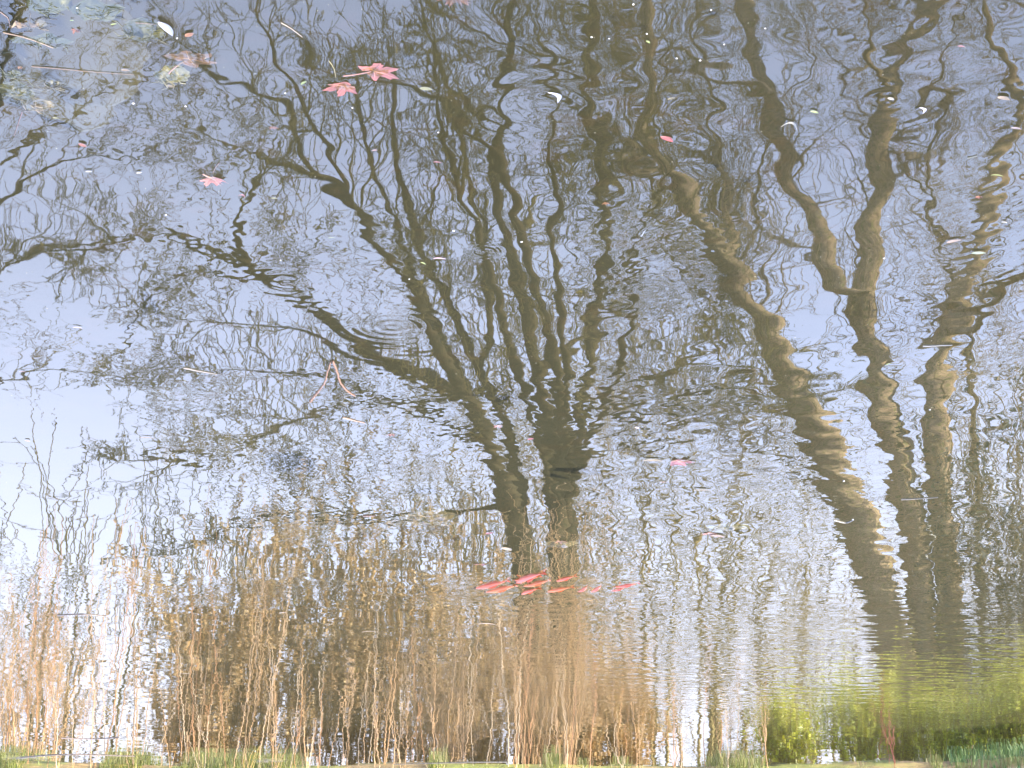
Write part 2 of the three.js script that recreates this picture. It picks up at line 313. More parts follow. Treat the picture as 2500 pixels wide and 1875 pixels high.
tree('tall_tree', 'big bare tree with three pale trunks lit from the right, mirrored at the right', 27, [
  { root: 1, p: [[1945, 1440, 92], [1905, 1290, 90], [1850, 1120, 88], [1792, 1000, 88], [1748, 900, 74], [1690, 775, 64], [1632, 660, 58], [1560, 545, 52], [1490, 452, 48], [1425, 375, 44], [1400, 300, 40], [1398, 200, 36], [1392, 100, 32], [1385, -60, 26]], from: 0.45, dz: -0.6 },
  { root: 1, p: [[2000, 1440, 66], [1985, 1250, 66], [1955, 1050, 64], [1915, 900, 66], [1884, 760, 64], [1868, 650, 60], [1882, 540, 52], [1892, 420, 48], [1910, 300, 44], [1925, 200, 40], [1955, 110, 34], [1995, 20, 30], [2010, -60, 24]], from: 0.4, dz: 0.4 },
  { root: 1, p: [[2062, 1440, 60], [2044, 1200, 60], [2024, 1000, 58], [2022, 850, 58], [2040, 720, 56], [2090, 600, 52], [2130, 480, 46], [2172, 350, 42], [2200, 210, 36], [2160, 80, 28], [2146, -60, 22]], from: 0.4, dz: 0.2 },
  { p: [[1868, 650, 50], [1800, 600, 48], [1762, 500, 46], [1722, 420, 42], [1690, 330, 40], [1660, 210, 36], [1622, 80, 30], [1600, -40, 24]], dz: 0.8 },
  { p: [[2060, 700, 40], [2110, 690, 36], [2170, 620, 32], [2240, 560, 28]], dz: -0.8 },
  { p: [[2210, 240, 30], [2240, 120, 26], [2230, 0, 20]], dz: 0.5 },
  { p: [[1560, 545, 26], [1580, 480, 22], [1560, 380, 18], [1530, 280, 12]], dz: 1 },
  { p: [[1925, 200, 24], [1890, 130, 20], [1870, 60, 15], [1860, -20, 10]], dz: -1 },
  { p: [[1425, 375, 30], [1380, 360, 26], [1340, 330, 18], [1310, 300, 12]], dz: 0.6 },
  { p: [[1660, 210, 20], [1560, 170, 16], [1440, 120, 12], [1350, 110, 8]], dz: 0.8 },
  { p: [[1750, 900, 18], [1640, 850, 16], [1560, 830, 12], [1480, 850, 8]], dz: 0.5, q: 0.6 },
  { p: [[1850, 1120, 14], [1700, 1000, 10], [1620, 960, 7]], dz: 0.5, q: 0.6 },
  { p: [[2030, 850, 16], [2090, 800, 12], [2150, 820, 9], [2220, 800, 6]], dz: 0.5, q: 1 },
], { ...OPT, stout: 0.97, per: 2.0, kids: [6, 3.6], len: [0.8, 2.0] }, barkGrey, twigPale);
tree('multi_stemmed_tree', 'bare many-stemmed tree spreading a fan of dark limbs, mirrored in the middle', 25.5, [
  { root: 1, p: [[1146, 1290, 62], [1128, 1190, 58], [1098, 1080, 48], [1052, 950, 42], [1012, 868, 38], [960, 780, 33], [915, 690, 29], [890, 620, 27], [850, 570, 26], [790, 490, 25], [745, 435, 24], [690, 390, 21], [600, 345, 15], [520, 330, 9]], dz: -0.9, from: 0.3 },
  { root: 1, p: [[1212, 1290, 52], [1206, 1160, 48], [1200, 1040, 44], [1186, 930, 42], [1162, 810, 38], [1140, 690, 34], [1112, 590, 31], [1082, 470, 28], [1068, 370, 26], [1082, 290, 24], [1098, 160, 22], [1100, 60, 19], [1092, -60, 15]], dz: 0.3, from: 0.3 },
  { root: 1, p: [[1228, 1290, 44], [1232, 1100, 36], [1240, 960, 34], [1262, 870, 32], [1290, 690, 34], [1302, 590, 33], [1306, 420, 32], [1292, 260, 32], [1272, 150, 32], [1282, 40, 30], [1290, -60, 24]], dz: 0.8, from: 0.4 },
  { p: [[1128, 1190, 36], [1118, 1060, 34], [1098, 940, 30], [1060, 840, 27], [1005, 740, 25], [970, 650, 24], [930, 580, 23], [900, 500, 21], [870, 400, 18], [850, 300, 14], [845, 200, 9]], dz: 0.5 },
  { p: [[1206, 1100, 30], [1215, 960, 28], [1205, 830, 27], [1185, 720, 26], [1150, 600, 26], [1130, 500, 25], [1110, 420, 24], [1060, 330, 20], [985, 250, 16], [900, 210, 12], [800, 190, 8]], dz: -0.3 },
  { p: [[1012, 868, 32], [900, 800, 31], [770, 742, 30], [700, 682, 29], [640, 645, 28], [570, 600, 26], [525, 555, 24], [515, 500, 16], [535, 440, 10]], dz: -1, q: 0.8 },
  { p: [[570, 600, 14], [500, 600, 12], [430, 585, 11], [370, 610, 8], [310, 660, 6], [270, 740, 4]], dz: -0.6, q: 0.8 },
  { p: [[525, 560, 20], [450, 530, 18], [380, 505, 15], [300, 510, 12], [200, 540, 9], [60, 545, 5]], dz: 0.4, q: 1.4 },
  { p: [[1100, 930, 22], [1040, 800, 20], [1060, 690, 19], [1050, 590, 18], [1040, 480, 15], [1010, 380, 12], [985, 250, 10]], dz: 1 },
  { p: [[1162, 810, 20], [1230, 760, 18], [1285, 700, 18]], dz: 0.3 },
  { p: [[690, 390, 14], [640, 300, 13], [620, 230, 13], [540, 190, 11], [480, 170, 9], [400, 120, 6]], dz: 0.3, q: 1.2 },
  { p: [[745, 435, 16], [720, 330, 14], [660, 250, 12], [600, 130, 10], [560, 30, 7]], dz: -0.4, q: 1 },
  { p: [[1095, 280, 14], [1000, 230, 12], [930, 100, 10], [905, 0, 8]], dz: 0.4 },
  { p: [[1290, 250, 16], [1180, 150, 12], [1090, 90, 9], [990, 40, 6]], dz: -0.5 },
  { p: [[1306, 420, 14], [1370, 330, 12], [1420, 230, 10], [1440, 120, 7]], dz: 0.4 },
  { p: [[620, 910, 4], [560, 950, 8], [430, 985, 11], [360, 975, 8], [280, 990, 4]], dz: 0.5, q: 0.7 },
  { p: [[1060, 840, 14], [900, 880, 11], [760, 870, 9], [620, 915, 7], [500, 960, 5]], dz: -0.5, q: 0.9 },
  { p: [[1098, 1080, 16], [960, 1115, 15], [800, 1125, 12], [640, 1110, 9], [500, 1135, 6], [420, 1180, 4]], dz: 0.5, q: 0.7 },
  { p: [[1240, 960, 16], [1330, 870, 14], [1440, 800, 11], [1530, 720, 8], [1560, 640, 5]], dz: 0.4, q: 1.4 },
  { p: [[1262, 870, 14], [1370, 900, 12], [1480, 870, 10], [1600, 840, 7], [1680, 850, 5]], dz: -0.4, q: 1.4 },
  { p: [[1140, 1200, 24], [1080, 1000, 22], [1000, 820, 20], [940, 700, 18], [880, 560, 16], [830, 420, 14], [790, 300, 10], [770, 180, 6]], dz: 0.7, from: 0.35 },
  { p: [[1206, 1100, 22], [1150, 900, 20], [1100, 740, 19], [1050, 560, 17], [1000, 420, 14], [960, 300, 11], [940, 150, 7]], dz: -0.6, from: 0.35 },
  { p: [[1215, 1000, 22], [1225, 850, 20], [1215, 700, 18], [1200, 560, 16], [1190, 420, 13], [1200, 280, 10], [1180, 120, 7]], dz: -0.9, from: 0.35 },
  { p: [[1232, 1060, 20], [1290, 900, 18], [1340, 780, 16], [1370, 640, 14], [1390, 500, 11], [1430, 380, 8]], dz: -0.7 },
  { p: [[1240, 1000, 18], [1320, 960, 15], [1420, 940, 12], [1520, 900, 8], [1600, 880, 5]], dz: 0.5, q: 1.5 },
  { p: [[1050, 950, 18], [930, 900, 15], [800, 850, 12], [680, 800, 9], [560, 790, 6], [440, 800, 4]], dz: 0.6, q: 1.3 },
  { p: [[1010, 868, 16], [930, 830, 14], [830, 790, 12], [740, 760, 10], [640, 720, 8], [500, 700, 5], [380, 690, 3]], dz: -0.5, q: 1.2 },
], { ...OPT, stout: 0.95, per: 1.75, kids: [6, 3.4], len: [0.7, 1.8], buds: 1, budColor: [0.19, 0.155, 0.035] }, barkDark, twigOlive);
tree('slender_tree', 'bare tree beyond the left edge, its thin branches reaching into the picture', 28, [
  { root: 1, p: [[-190, 1250, 40], [-180, 1000, 36], [-150, 800, 32], [-120, 600, 27], [-60, 400, 22], [0, 200, 17], [40, 0, 12], [60, -100, 8]], dz: 0.4, from: 0.6 },
  { p: [[-150, 800, 16], [-60, 640, 13], [60, 545, 10], [180, 530, 8], [300, 500, 5]], dz: 0.6 },
  { p: [[-120, 600, 14], [20, 420, 11], [160, 340, 8], [300, 330, 5]], dz: -0.6 },
  { p: [[-60, 400, 13], [100, 280, 10], [230, 200, 7], [340, 160, 5]], dz: 0.5 },
  { p: [[-170, 930, 12], [-40, 850, 9], [120, 800, 6], [260, 820, 4]], dz: 0.3, q: 0.7 },
], { ...OPT, per: 1.7, len: [0.8, 1.8] }, barkDark, twigBrown);
tree('slender_tree', 'slender bare tree far behind, its thin stems between the dark fan and the big trunks', 36, [
  { root: 1, p: [[1925, 1300, 30], [1850, 1110, 26], [1720, 850, 24], [1600, 600, 20], [1575, 480, 20], [1545, 300, 18], [1520, 100, 15], [1500, -60, 10]], dz: 0.4, from: 0.35 },
  { p: [[1575, 600, 16], [1640, 450, 14], [1660, 300, 11], [1740, 150, 8], [1750, 0, 6]], dz: 0.6 },
  { p: [[1560, 700, 14], [1460, 560, 12], [1400, 420, 10], [1350, 200, 8], [1330, 20, 6]], dz: -0.6 },
  { p: [[1720, 850, 16], [1560, 800, 13], [1460, 760, 10], [1380, 700, 6]], dz: -0.6 },
], { ...OPT, stout: 0.62, per: 2.5, kids: [6, 3.6], len: [1.0, 2.4], tip: 0.006, buds: 1, budColor: [0.18, 0.15, 0.05] }, barkFar, twigOlive);
tree('slender_tree', 'slender bare tree behind the right trunks, reaching the upper right corner', 34, [
  { root: 1, p: [[2120, 1300, 30], [2110, 1000, 26], [2080, 700, 24], [2020, 500, 20], [2000, 300, 18], [2060, 100, 14], [2080, -60, 10]], dz: 0.4, from: 0.35 },
  { p: [[2020, 500, 12], [1960, 350, 10], [1830, 200, 8], [1780, 50, 6]], dz: 0.6 },
  { p: [[2080, 700, 12], [2160, 560, 10], [2200, 400, 8], [2240, 250, 6]], dz: 0.6 },
], { ...OPT, stout: 0.62, per: 2.2, kids: [6, 3.6], len: [1.0, 2.4], tip: 0.005 }, barkFar, twigPale);

// ---------------------------------------------------------------- shrubs
function shrub(name, label, px, D, width, height, opt, group) {
  const c = mirrored(px * K, 1400, D), gy = groundHeight(c.x, c.z), root = thing(name, label, 'shrub', group, V(c.x, gy - 0.05, c.z));
  const bs = new Build(), bl = new Build(), tips = [], n = opt.stems;
  for (let k = 0; k < n; k++) {
    const a = rr(0, 6.283), lean = rr(0, 1) * width * 0.45 / height, d = V(Math.cos(a) * lean, 1, Math.sin(a) * lean).normalize();
    grow(bs, V(Math.cos(a) * rr(0, 0.25) * width, 0, Math.sin(a) * rr(0, 0.25) * width), d, height * rr(0.6, 1), (height > 4 ? rr(0.02, 0.04) : rr(0.008, 0.016)), 1, { ...OPT, bend: 0.10, rise: 0.07, levels: 3, kids: opt.kids, tip: height > 4 ? 0.0075 : 0.0035 }, tips);
  }
  for (const [p, d] of tips) for (let k = 0; k < opt.leaves; k++) {
    const dd = V(rr(-1, 1), rr(-0.8, 0.8), rr(-1, 1)).add(d.clone().multiplyScalar(0.6)).normalize(), s = V(rr(-1, 1), rr(-1, 1), rr(-1, 1)).cross(dd).normalize(), g = rr(0.65, 1.3), q = opt.colors[Math.floor(rnd() * opt.colors.length)];
    bl.leaf(p.clone().addScaledVector(d, -rr(0, 0.3)), dd, s, opt.size * rr(0.7, 1.3), opt.size * opt.ratio * rr(0.8, 1.2), q.map((x) => x * g));
  }
  part(root, 'branch', bs.geometry(), opt.twig);
  part(root, 'foliage', bl.geometry(), tinted(0.75, { transmission: 0.45, thickness: 0 })).userData.kind = 'stuff';
  return root;
}
const BROWN = { stems: 15, kids: [8, 4], leaves: 15, size: 0.055, ratio: 0.65, colors: [[0.52, 0.34, 0.14], [0.46, 0.29, 0.11], [0.56, 0.40, 0.18], [0.40, 0.29, 0.12]], twig: plain(0.26, 0.18, 0.10) };
[[430, 25, 2.2, 2.3, 'lowest at the left'], [640, 25.5, 2.6, 3.0, 'tallest and densest'], [840, 26, 2.5, 2.7, 'beside the tallest one'], [1010, 25, 2.2, 2.2, 'left of the forked stems'], [1300, 24.5, 1.6, 1.3, 'right of the forked stems']].forEach(([px, D, w, h, which]) => shrub('brown_leaved_shrub', 'shrub of dry brown leaves mirrored behind the tan shoots, ' + which, px, D, w, h, BROWN, 'dry brown shrubs on the far bank'));
const GREEN = { stems: 15, kids: [8, 4], leaves: 3, size: 0.075, ratio: 0.3, colors: [[0.50, 0.53, 0.02], [0.55, 0.56, 0.02], [0.43, 0.49, 0.02], [0.57, 0.54, 0.03]], twig: plain(0.24, 0.20, 0.05) };
[[1690, 22.0, 0.8, 0.7, 'small one before the bare bank'], [1830, 22.2, 1.0, 0.95, 'left of the red stem'], [1960, 22.6, 1.0, 0.8, 'just right of the red stem'], [2070, 22.0, 1.2, 0.85, 'broad one near the right edge'], [2190, 21.8, 1.2, 1.15, 'tallest, at the right edge'], [2290, 22.4, 1.2, 1.05, 'cut by the right edge']].forEach(([px, D, w, h, which]) => shrub('willow_shrub', 'fresh yellow-green willow shrub mirrored at the lower right, ' + which, px, D, w, h, GREEN, 'yellow-green willow shrubs on the far bank'));
const HAZEL = { stems: 11, kids: [6, 3], leaves: 1, size: 0.05, ratio: 0.5, colors: [[0.17, 0.145, 0.05], [0.20, 0.16, 0.06], [0.15, 0.13, 0.05]], twig: plain(0.24, 0.19, 0.075) };
[[880, 30, 3.6, 6.6, 'left of the fan of limbs'], [1010, 32, 3.8, 8.0, 'behind the left limbs of the fan'], [1360, 30, 3.6, 8.0, 'right of the forked stems'], [1500, 31, 3.8, 8.6, 'between the fan and the leaning trunk'], [1650, 31, 3.2, 6.4, 'left of the leaning trunk'], [1760, 34, 3.0, 5.0, 'behind the leaning trunk'], [1180, 32, 3.2, 6.4, 'behind the forked stems'], [160, 27, 3.4, 4.4, 'at the far left'], [560, 30, 3.4, 5.2, 'over the brown shrubs'], [2200, 33, 3.4, 8, 'at the right edge']].forEach(([px, D, w, h, which]) => shrub('hazel_bush', 'tall olive twiggy bush mirrored in the background, ' + which, px, D, w, h, HAZEL, 'tall twiggy bushes behind the bank'));
const TWIGGY = { stems: 13, kids: [7, 3], leaves: 1, size: 0.05, ratio: 0.35, colors: [[0.42, 0.28, 0.14], [0.46, 0.33, 0.18]], twig: plain(0.40, 0.26, 0.13) };
[[1150, 22.6, 0.9, 2.0, 'left of the forked stem base'], [1215, 22.3, 0.9, 2.5, 'over the forked stem base'], [90, 23, 1.4, 1.8, 'at the lower left'], [960, 22.8, 1.2, 1.5, 'left of the fish']].forEach(([px, D, w, h, which]) => shrub('twiggy_shrub', 'tan twiggy shrub without leaves mirrored at the far bank, ' + which, px, D, w, h, TWIGGY, 'tan twiggy shrubs'));
const DARK = { stems: 14, kids: [7, 4], leaves: 3, size: 0.10, ratio: 0.5, colors: [[0.035, 0.06, 0.022], [0.05, 0.075, 0.03], [0.03, 0.05, 0.02]], twig: twigBrown };
[[2190, 26, 2.0, 4.2, 'at the right edge'], [2100, 28, 1.8, 2.0, 'behind the trunk bases'], [2290, 25.5, 2.4, 4.6, 'cut by the right edge']].forEach(([px, D, w, h, which]) => shrub('evergreen_shrub', 'dark glossy evergreen shrub mirrored beside the big trunks, ' + which, px, D, w, h, DARK, 'dark evergreen shrubs'));

// ---------------------------------------------------------------- tan shoots standing along the far water's edge
const shootMats = [[0.46, 0.27, 0.12], [0.50, 0.32, 0.17], [0.42, 0.21, 0.09], [0.52, 0.39, 0.25], [0.30, 0.19, 0.10]].map((c) => plain(...c, 0.6));
const redShoot = plain(0.24, 0.045, 0.03, 0.6);
function shoots(px, D, n, spread, hMin, hMax, label, mats) {
  const c = mirrored(px * K, 1400, D), root = thing('shoot_clump', label, 'shoots', 'tan shoots along the far bank', V(c.x, groundHeight(c.x, c.z), c.z));
  for (let k = 0; k < Math.ceil(n * 0.8); k++) {
    const x = rr(-spread, spread) * (rnd() < 0.5 ? 0.35 : 1), z = rr(-0.5, 0.5), h = rr(hMin, hMax) * (0.22 + 0.85 * Math.pow(rnd(), 0.9)), b = new Build(), pts = [], rad = [], lx = rr(-0.15, 0.15), lz = rr(-0.08, 0.08), r0 = lerp(0.0028, 0.0085, Math.pow(rnd(), 1.6));
    const y0 = groundHeight(c.x + x, c.z + z) - groundHeight(c.x, c.z) - 0.06; let wx = 0, wz = 0;
    for (let s = 0; s <= 9; s++) { const t = s / 9; wx += rr(-0.024, 0.024); wz += rr(-0.024, 0.024); pts.push(V(x + lx * h * t + wx, y0 + h * t, z + lz * h * t + wz)); rad.push(lerp(r0, 0.0028, t)); }
    b.tube(pts, rad, 5);
    if (rnd() < 0.75) for (let q = Math.floor(rr(2, 7)); q > 0; q--) { const s = Math.floor(rr(3, 9)), d = V(rr(-0.5, 0.5), 1, rr(-0.5, 0.5)).normalize(), l = rr(0.15, 0.5); b.tube([pts[s], pts[s].clone().addScaledVector(d, l / 2), pts[s].clone().addScaledVector(d, l).add(V(rr(-0.04, 0.04), 0.04, 0))], [0.0045, 0.0035, 0.0022], 3); }
    part(root, 'shoot', b.geometry(), mats ? mats[k % mats.length] : shootMats[Math.floor(rnd() * shootMats.length)]);
  }
  return root;
}
[[20, 21.6, 11, 0.35, 2.2, 4.0, 'at the left edge'], [110, 21.9, 14, 0.4, 2.0, 4.1, 'next to the leftmost clump'], [220, 21.5, 14, 0.4, 2.0, 4.0, 'beside the pale gap of sky'], [330, 21.8, 14, 0.4, 1.6, 3.6, 'left of the brown shrubs'], [440, 21.5, 13, 0.4, 1.3, 3.0, 'left of the tall brown shrub'], [550, 21.7, 14, 0.4, 1.4, 3.3, 'before the tall brown shrub'], [660, 21.4, 13, 0.4, 1.2, 2.5, 'right of the green water plant'], [770, 21.7, 13, 0.4, 1.3, 2.9, 'before the dark gap'], [880, 21.5, 12, 0.4, 1.2, 2.5, 'left of the red fish'], [990, 21.7, 12, 0.4, 1.2, 2.4, 'below the red fish'], [1110, 21.5, 13, 0.4, 1.4, 3.0, 'before the forked stems'], [1220, 21.6, 14, 0.35, 1.2, 3.1, 'densest, before the lit stem base'], [1350, 21.7, 11, 0.45, 1.0, 2.4, 'right of the lit stem base'], [1470, 21.7, 7, 0.35, 1.0, 2.6, 'before the white gap of sky'], [1570, 21.8, 9, 0.4, 0.8, 1.7, 'next to the green willows']].forEach(([px, D, n, s, a, b, which]) => shoots(px, D, n, s, a, b, 'clump of thin tan shoots mirrored at the far bank, ' + which));
shoots(1885, 21.7, 4, 0.05, 0.5, 1.2, 'few dark red shoots mirrored among the yellow-green willows', [redShoot]);

// ---------------------------------------------------------------- grass on the far bank
function grass(name, count, place, hMin, hMax, colors) {
  const b = new Build(), seg = 4;
  for (let s = 0; s <= seg; s++) { const t = s / seg, w = 0.5 * (1 - t * t) + 0.02; for (const e of [-1, 1]) b.vert(e * w, t, 0.35 * t * t, 0, 0.4, 1, e, t); }
  for (let s = 0; s < seg; s++) { const a = s * 2; b.tri(a, a + 1, a + 2); b.tri(a + 2, a + 1, a + 3); }
  const m = new THREE.InstancedMesh(b.geometry(true), new THREE.MeshPhysicalMaterial({ roughness: 0.65, side: THREE.DoubleSide, transmission: 0.35, thickness: 0 }), count), o = new THREE.Object3D(), col = new THREE.Color();
  for (let k = 0; k < count; k++) {
    const [x, z, f] = place(), h = rr(hMin, hMax) * f;
    o.position.set(x, groundHeight(x, z) - 0.03, z); o.rotation.set(rr(-0.3, 0.3), rr(0, 6.28), rr(-0.3, 0.3)); o.scale.set(rr(0.006, 0.013), h, h * rr(0.3, 1.2)); o.updateMatrix(); m.setMatrixAt(k, o.matrix);
    const q = colors[Math.floor(rnd() * colors.length)], g = rr(0.7, 1.25); m.setColorAt(k, col.setRGB(q[0] * g, q[1] * g, q[2] * g));
  }
  m.name = name; m.userData.kind = 'stuff'; m.castShadow = m.receiveShadow = true; scene.add(m); return m;
}
const GR = [[0.20, 0.24, 0.04], [0.25, 0.27, 0.05], [0.31, 0.29, 0.08], [0.38, 0.32, 0.15], [0.15, 0.20, 0.04]];
tag(grass('bank_grass', 12000, () => { for (;;) { const x = rr(-8, 8), q = sstep(0.50, 0.62, fbm(x * 2.4 + 3, 1.5, 3, 301)), t = Math.pow(rnd(), 2.2) * 3.0 - 0.08; if (rnd() < 0.04 + q) return [x, shoreZ(x) - t, 0.3 + 0.7 * q]; } }, 0.10, 0.29, GR), 'green and straw grass fringing the far bank at the lower edge', 'grass');
tag(grass('corner_grass', 2600, () => { const x = rr(-7.5, -4.7), t = Math.pow(rnd(), 1.4) * 1.4 - 0.03; return [x, shoreZ(x) - t, 1]; }, 0.10, 0.24, [[0.08, 0.17, 0.03], [0.12, 0.22, 0.04], [0.16, 0.25, 0.06]]), 'thick deep green grass on the bank at the lower right corner', 'grass');
// ---------------------------------------------------------------- floating leaves
const wetLeaf = new THREE.MeshPhysicalMaterial({ vertexColors: true, roughness: 0.5, side: THREE.DoubleSide });
const stalkMat = (c) => new THREE.MeshStandardMaterial({ color: new THREE.Color().setRGB(...c), roughness: 0.6 });
const mottle = (c, x, z, s, amt = 0.5) => { const n = fbm(x * 40 + s * 3.1, z * 40 - s * 1.7, 4, 401) - 0.5, m = fbm(x * 160 + s, z * 160, 2, 409) - 0.5; const g = Math.max(0.25, 1 + amt * (2.6 * n + 1.0 * m)); return [c[0] * g, c[1] * (g - amt * 0.3 * n), c[2] * g]; };
// outline of a lobed (maple or plane) leaf: angle from the tip, radius
const LOBES = [[0, 1], [10, 0.78], [16, 0.83], [24, 0.62], [32, 0.55], [40, 0.70], [46, 0.82], [52, 0.97], [60, 0.80], [68, 0.80], [76, 0.60], [86, 0.54], [96, 0.62], [106, 0.74], [114, 0.80], [124, 0.60], [140, 0.48], [158, 0.38], [172, 0.2]];
function lobedLeaf(px, py, wpx, turn, dry, label, opt = {}) {
  const color = dim(dry);
  const c = onWater(px, py), R = wpx * mPerPx(px, py) * 0.64, s = rnd() * 50, g = thing(opt.name ?? 'lobed_leaf', label, 'leaf', opt.group ?? 'fallen lobed leaves on the water', V(c.x, opt.y ?? -0.002, c.z));
  g.scale.z = opt.deep ?? 0.8;
  const b = new Build(), rings = 6, half = LOBES, outline = [...half.map(([a, r]) => [a, r]), ...half.slice(1).reverse().map(([a, r]) => [360 - a, r])].map(([a, r]) => [(a + rr(-2, 2)) * Math.PI / 180, r * rr(0.82, 1.1) * (1 - (opt.torn ?? 0.12) * rnd())]), n = outline.length;
  const curl = opt.curl ?? 0.12, fold = opt.fold ?? 0.2, h = (x, z) => R * (curl * Math.pow(Math.hypot(x, z) / R, 2) * (0.4 + 0.8 * fbm(x / R * 2 + s, z / R * 2, 2, 431)) + fold * Math.abs(x) / R * 0.5 + 0.10 * (fbm(x / R * 3 + s, z / R * 3 + 9, 3, 433) - 0.5));
  const put = (x, z) => b.vert(x, h(x, z), z, 0, 1, 0, x, z, mottle(color, x, z, s, opt.mottle ?? 0.85));
  put(0, 0);
  for (let k = 1; k <= rings; k++) for (const [a, r] of outline) { const f = k / rings, q = R * lerp(0.32, r, Math.pow(f, 0.8)) * f; put(Math.sin(a) * q, -Math.cos(a) * q); }
  for (let i = 0; i < n; i++) { const j = (i + 1) % n; b.tri(0, 1 + j, 1 + i); for (let k = 0; k < rings - 1; k++) { const p = 1 + k * n; b.tri(p + i, p + j, p + n + i); b.tri(p + n + i, p + j, p + n + j); } }
  part(g, 'blade', b.geometry(true).rotateY(turn), wetLeaf);
  const vb = new Build(), vein = color.map((x, i) => x * 0.5 + [0.14, 0.09, 0.07][i]);
  for (const [a, l] of [[0, 0.9], [52, 0.82], [-52, 0.82], [110, 0.55], [-110, 0.55]]) { const P = [], r = []; for (let k = 0; k <= 5; k++) { const f = k / 5 * l * R, x = Math.sin(a * Math.PI / 180) * f, z = -Math.cos(a * Math.PI / 180) * f; P.push(V(x, h(x, z) + 0.0006, z)); r.push(lerp(0.012, 0.004, k / 5) * R); } vb.tube(P, r, 4, vein); }
  part(g, 'vein', vb.geometry().rotateY(turn), wetLeaf);
  if (opt.stalk !== 0) { const L = R * (opt.stalk ?? 0.7), bend = rr(-0.3, 0.3), t = new Build(), P = [], r = []; for (let k = 0; k <= 6; k++) { const f = k / 6; P.push(V(bend * L * f * f, 0.001 + (opt.rise ?? 0.15) * L * f, 0.1 * R + L * f)); r.push(0.022 * R); } t.tube(P, r, 5, vein); part(g, 'stalk', t.geometry().rotateY(turn), wetLeaf); }
  return g;
}
function ovateLeaf(px, py, lpx, dpx, ratio, dry, label, opt = {}) {
  const color = dim(dry);      // dpx: from one end to the other in the photograph
  const a = onWater(px - dpx[0] / 2, py - dpx[1] / 2), e = onWater(px + dpx[0] / 2, py + dpx[1] / 2), c = a.clone().lerp(e, 0.5), L = Math.max(0.012, a.distanceTo(e)), W = L * ratio, s = rnd() * 50;
  const g = thing(opt.name ?? 'oval_leaf', label, opt.category ?? 'leaf', opt.group ?? 'small fallen leaves on the water', V(c.x, opt.y ?? 0.003, c.z));
  g.rotation.y = Math.atan2(e.x - a.x, e.z - a.z);
  const b = new Build(), n = 12, m = 4, curl = opt.curl ?? 0.1, bend = opt.bend ?? 0.08;
  const at = (t, q) => { const w = W / 2 * Math.pow(Math.sin(Math.PI * Math.pow(t, opt.tip ?? 0.85)), 0.8) * (1 + 0.12 * (fbm(t * 6 + s, q + 2, 2, 441) - 0.5)); return V(q * w + bend * L * Math.sin(t * Math.PI), L * (curl * (t - 0.5) * (t - 0.5) * 2 + (opt.fold ?? 0.12) * Math.abs(q) * ratio * Math.sin(Math.PI * t)), (t - 0.5) * L); };
  for (let k = 0; k <= n; k++) for (let q = -m; q <= m; q++) { const v = at(k / n, q / m); b.vert(v.x, v.y, v.z, 0, 1, 0, k / n, q / m, mottle(color, v.x, v.z, s, opt.mottle ?? 0.35)); }
  for (let k = 0; k < n; k++) for (let q = 0; q < 2 * m; q++) { const p = k * (2 * m + 1) + q, r = p + 2 * m + 1; b.tri(p, r, p + 1); b.tri(p + 1, r, r + 1); }
  part(g, 'blade', b.geometry(true), wetLeaf);
  if (lpx > 12) { const t = new Build(), P = [], r = []; for (let k = 0; k <= 8; k++) { const v = at(clamp(k / 8 * 0.98 + 0.01), 0); P.push(V(v.x, v.y + 0.0005, v.z)); r.push(L * lerp(0.014, 0.005, k / 8)); } t.tube(P, r, 4, color.map((x) => Math.min(0.8, x * 1.3 + 0.02))); part(g, 'midrib', t.geometry(), wetLeaf); }
  return g;
}
function stem(points, wpx, color, label, opt = {}) {     // straws, twigs, grass stalks lying on the water
  const P = points.map(([x, y, up]) => onWater(x, y).add(V(0, 0.002 + (up ?? 0), 0))), mid = P[Math.floor(P.length / 2)].clone().setY(0), w = 0.8 * wpx * mPerPx(points[0][0], points[0][1]) / 2;
  const [Q, R] = smoothPath(P.map((p) => p.clone().sub(mid)), P.map((_, k) => w * lerp(1, opt.taper ?? 0.5, k / (P.length - 1))), 0.012), b = new Build();
  Q.forEach((q, k) => { if (k) q.add(V(rr(-1, 1) * w * 0.4, rr(-1, 1) * w * 0.2, rr(-1, 1) * w * 0.4)); });
  b.tube(Q, R, 6);
  const m = single(opt.name ?? 'dry_stalk', b.geometry(), stalkMat(color.map((x) => x * 0.27)), label, opt.category ?? 'stalk', opt.group ?? 'dry stalks on the water');
  m.position.copy(mid); return m;
}
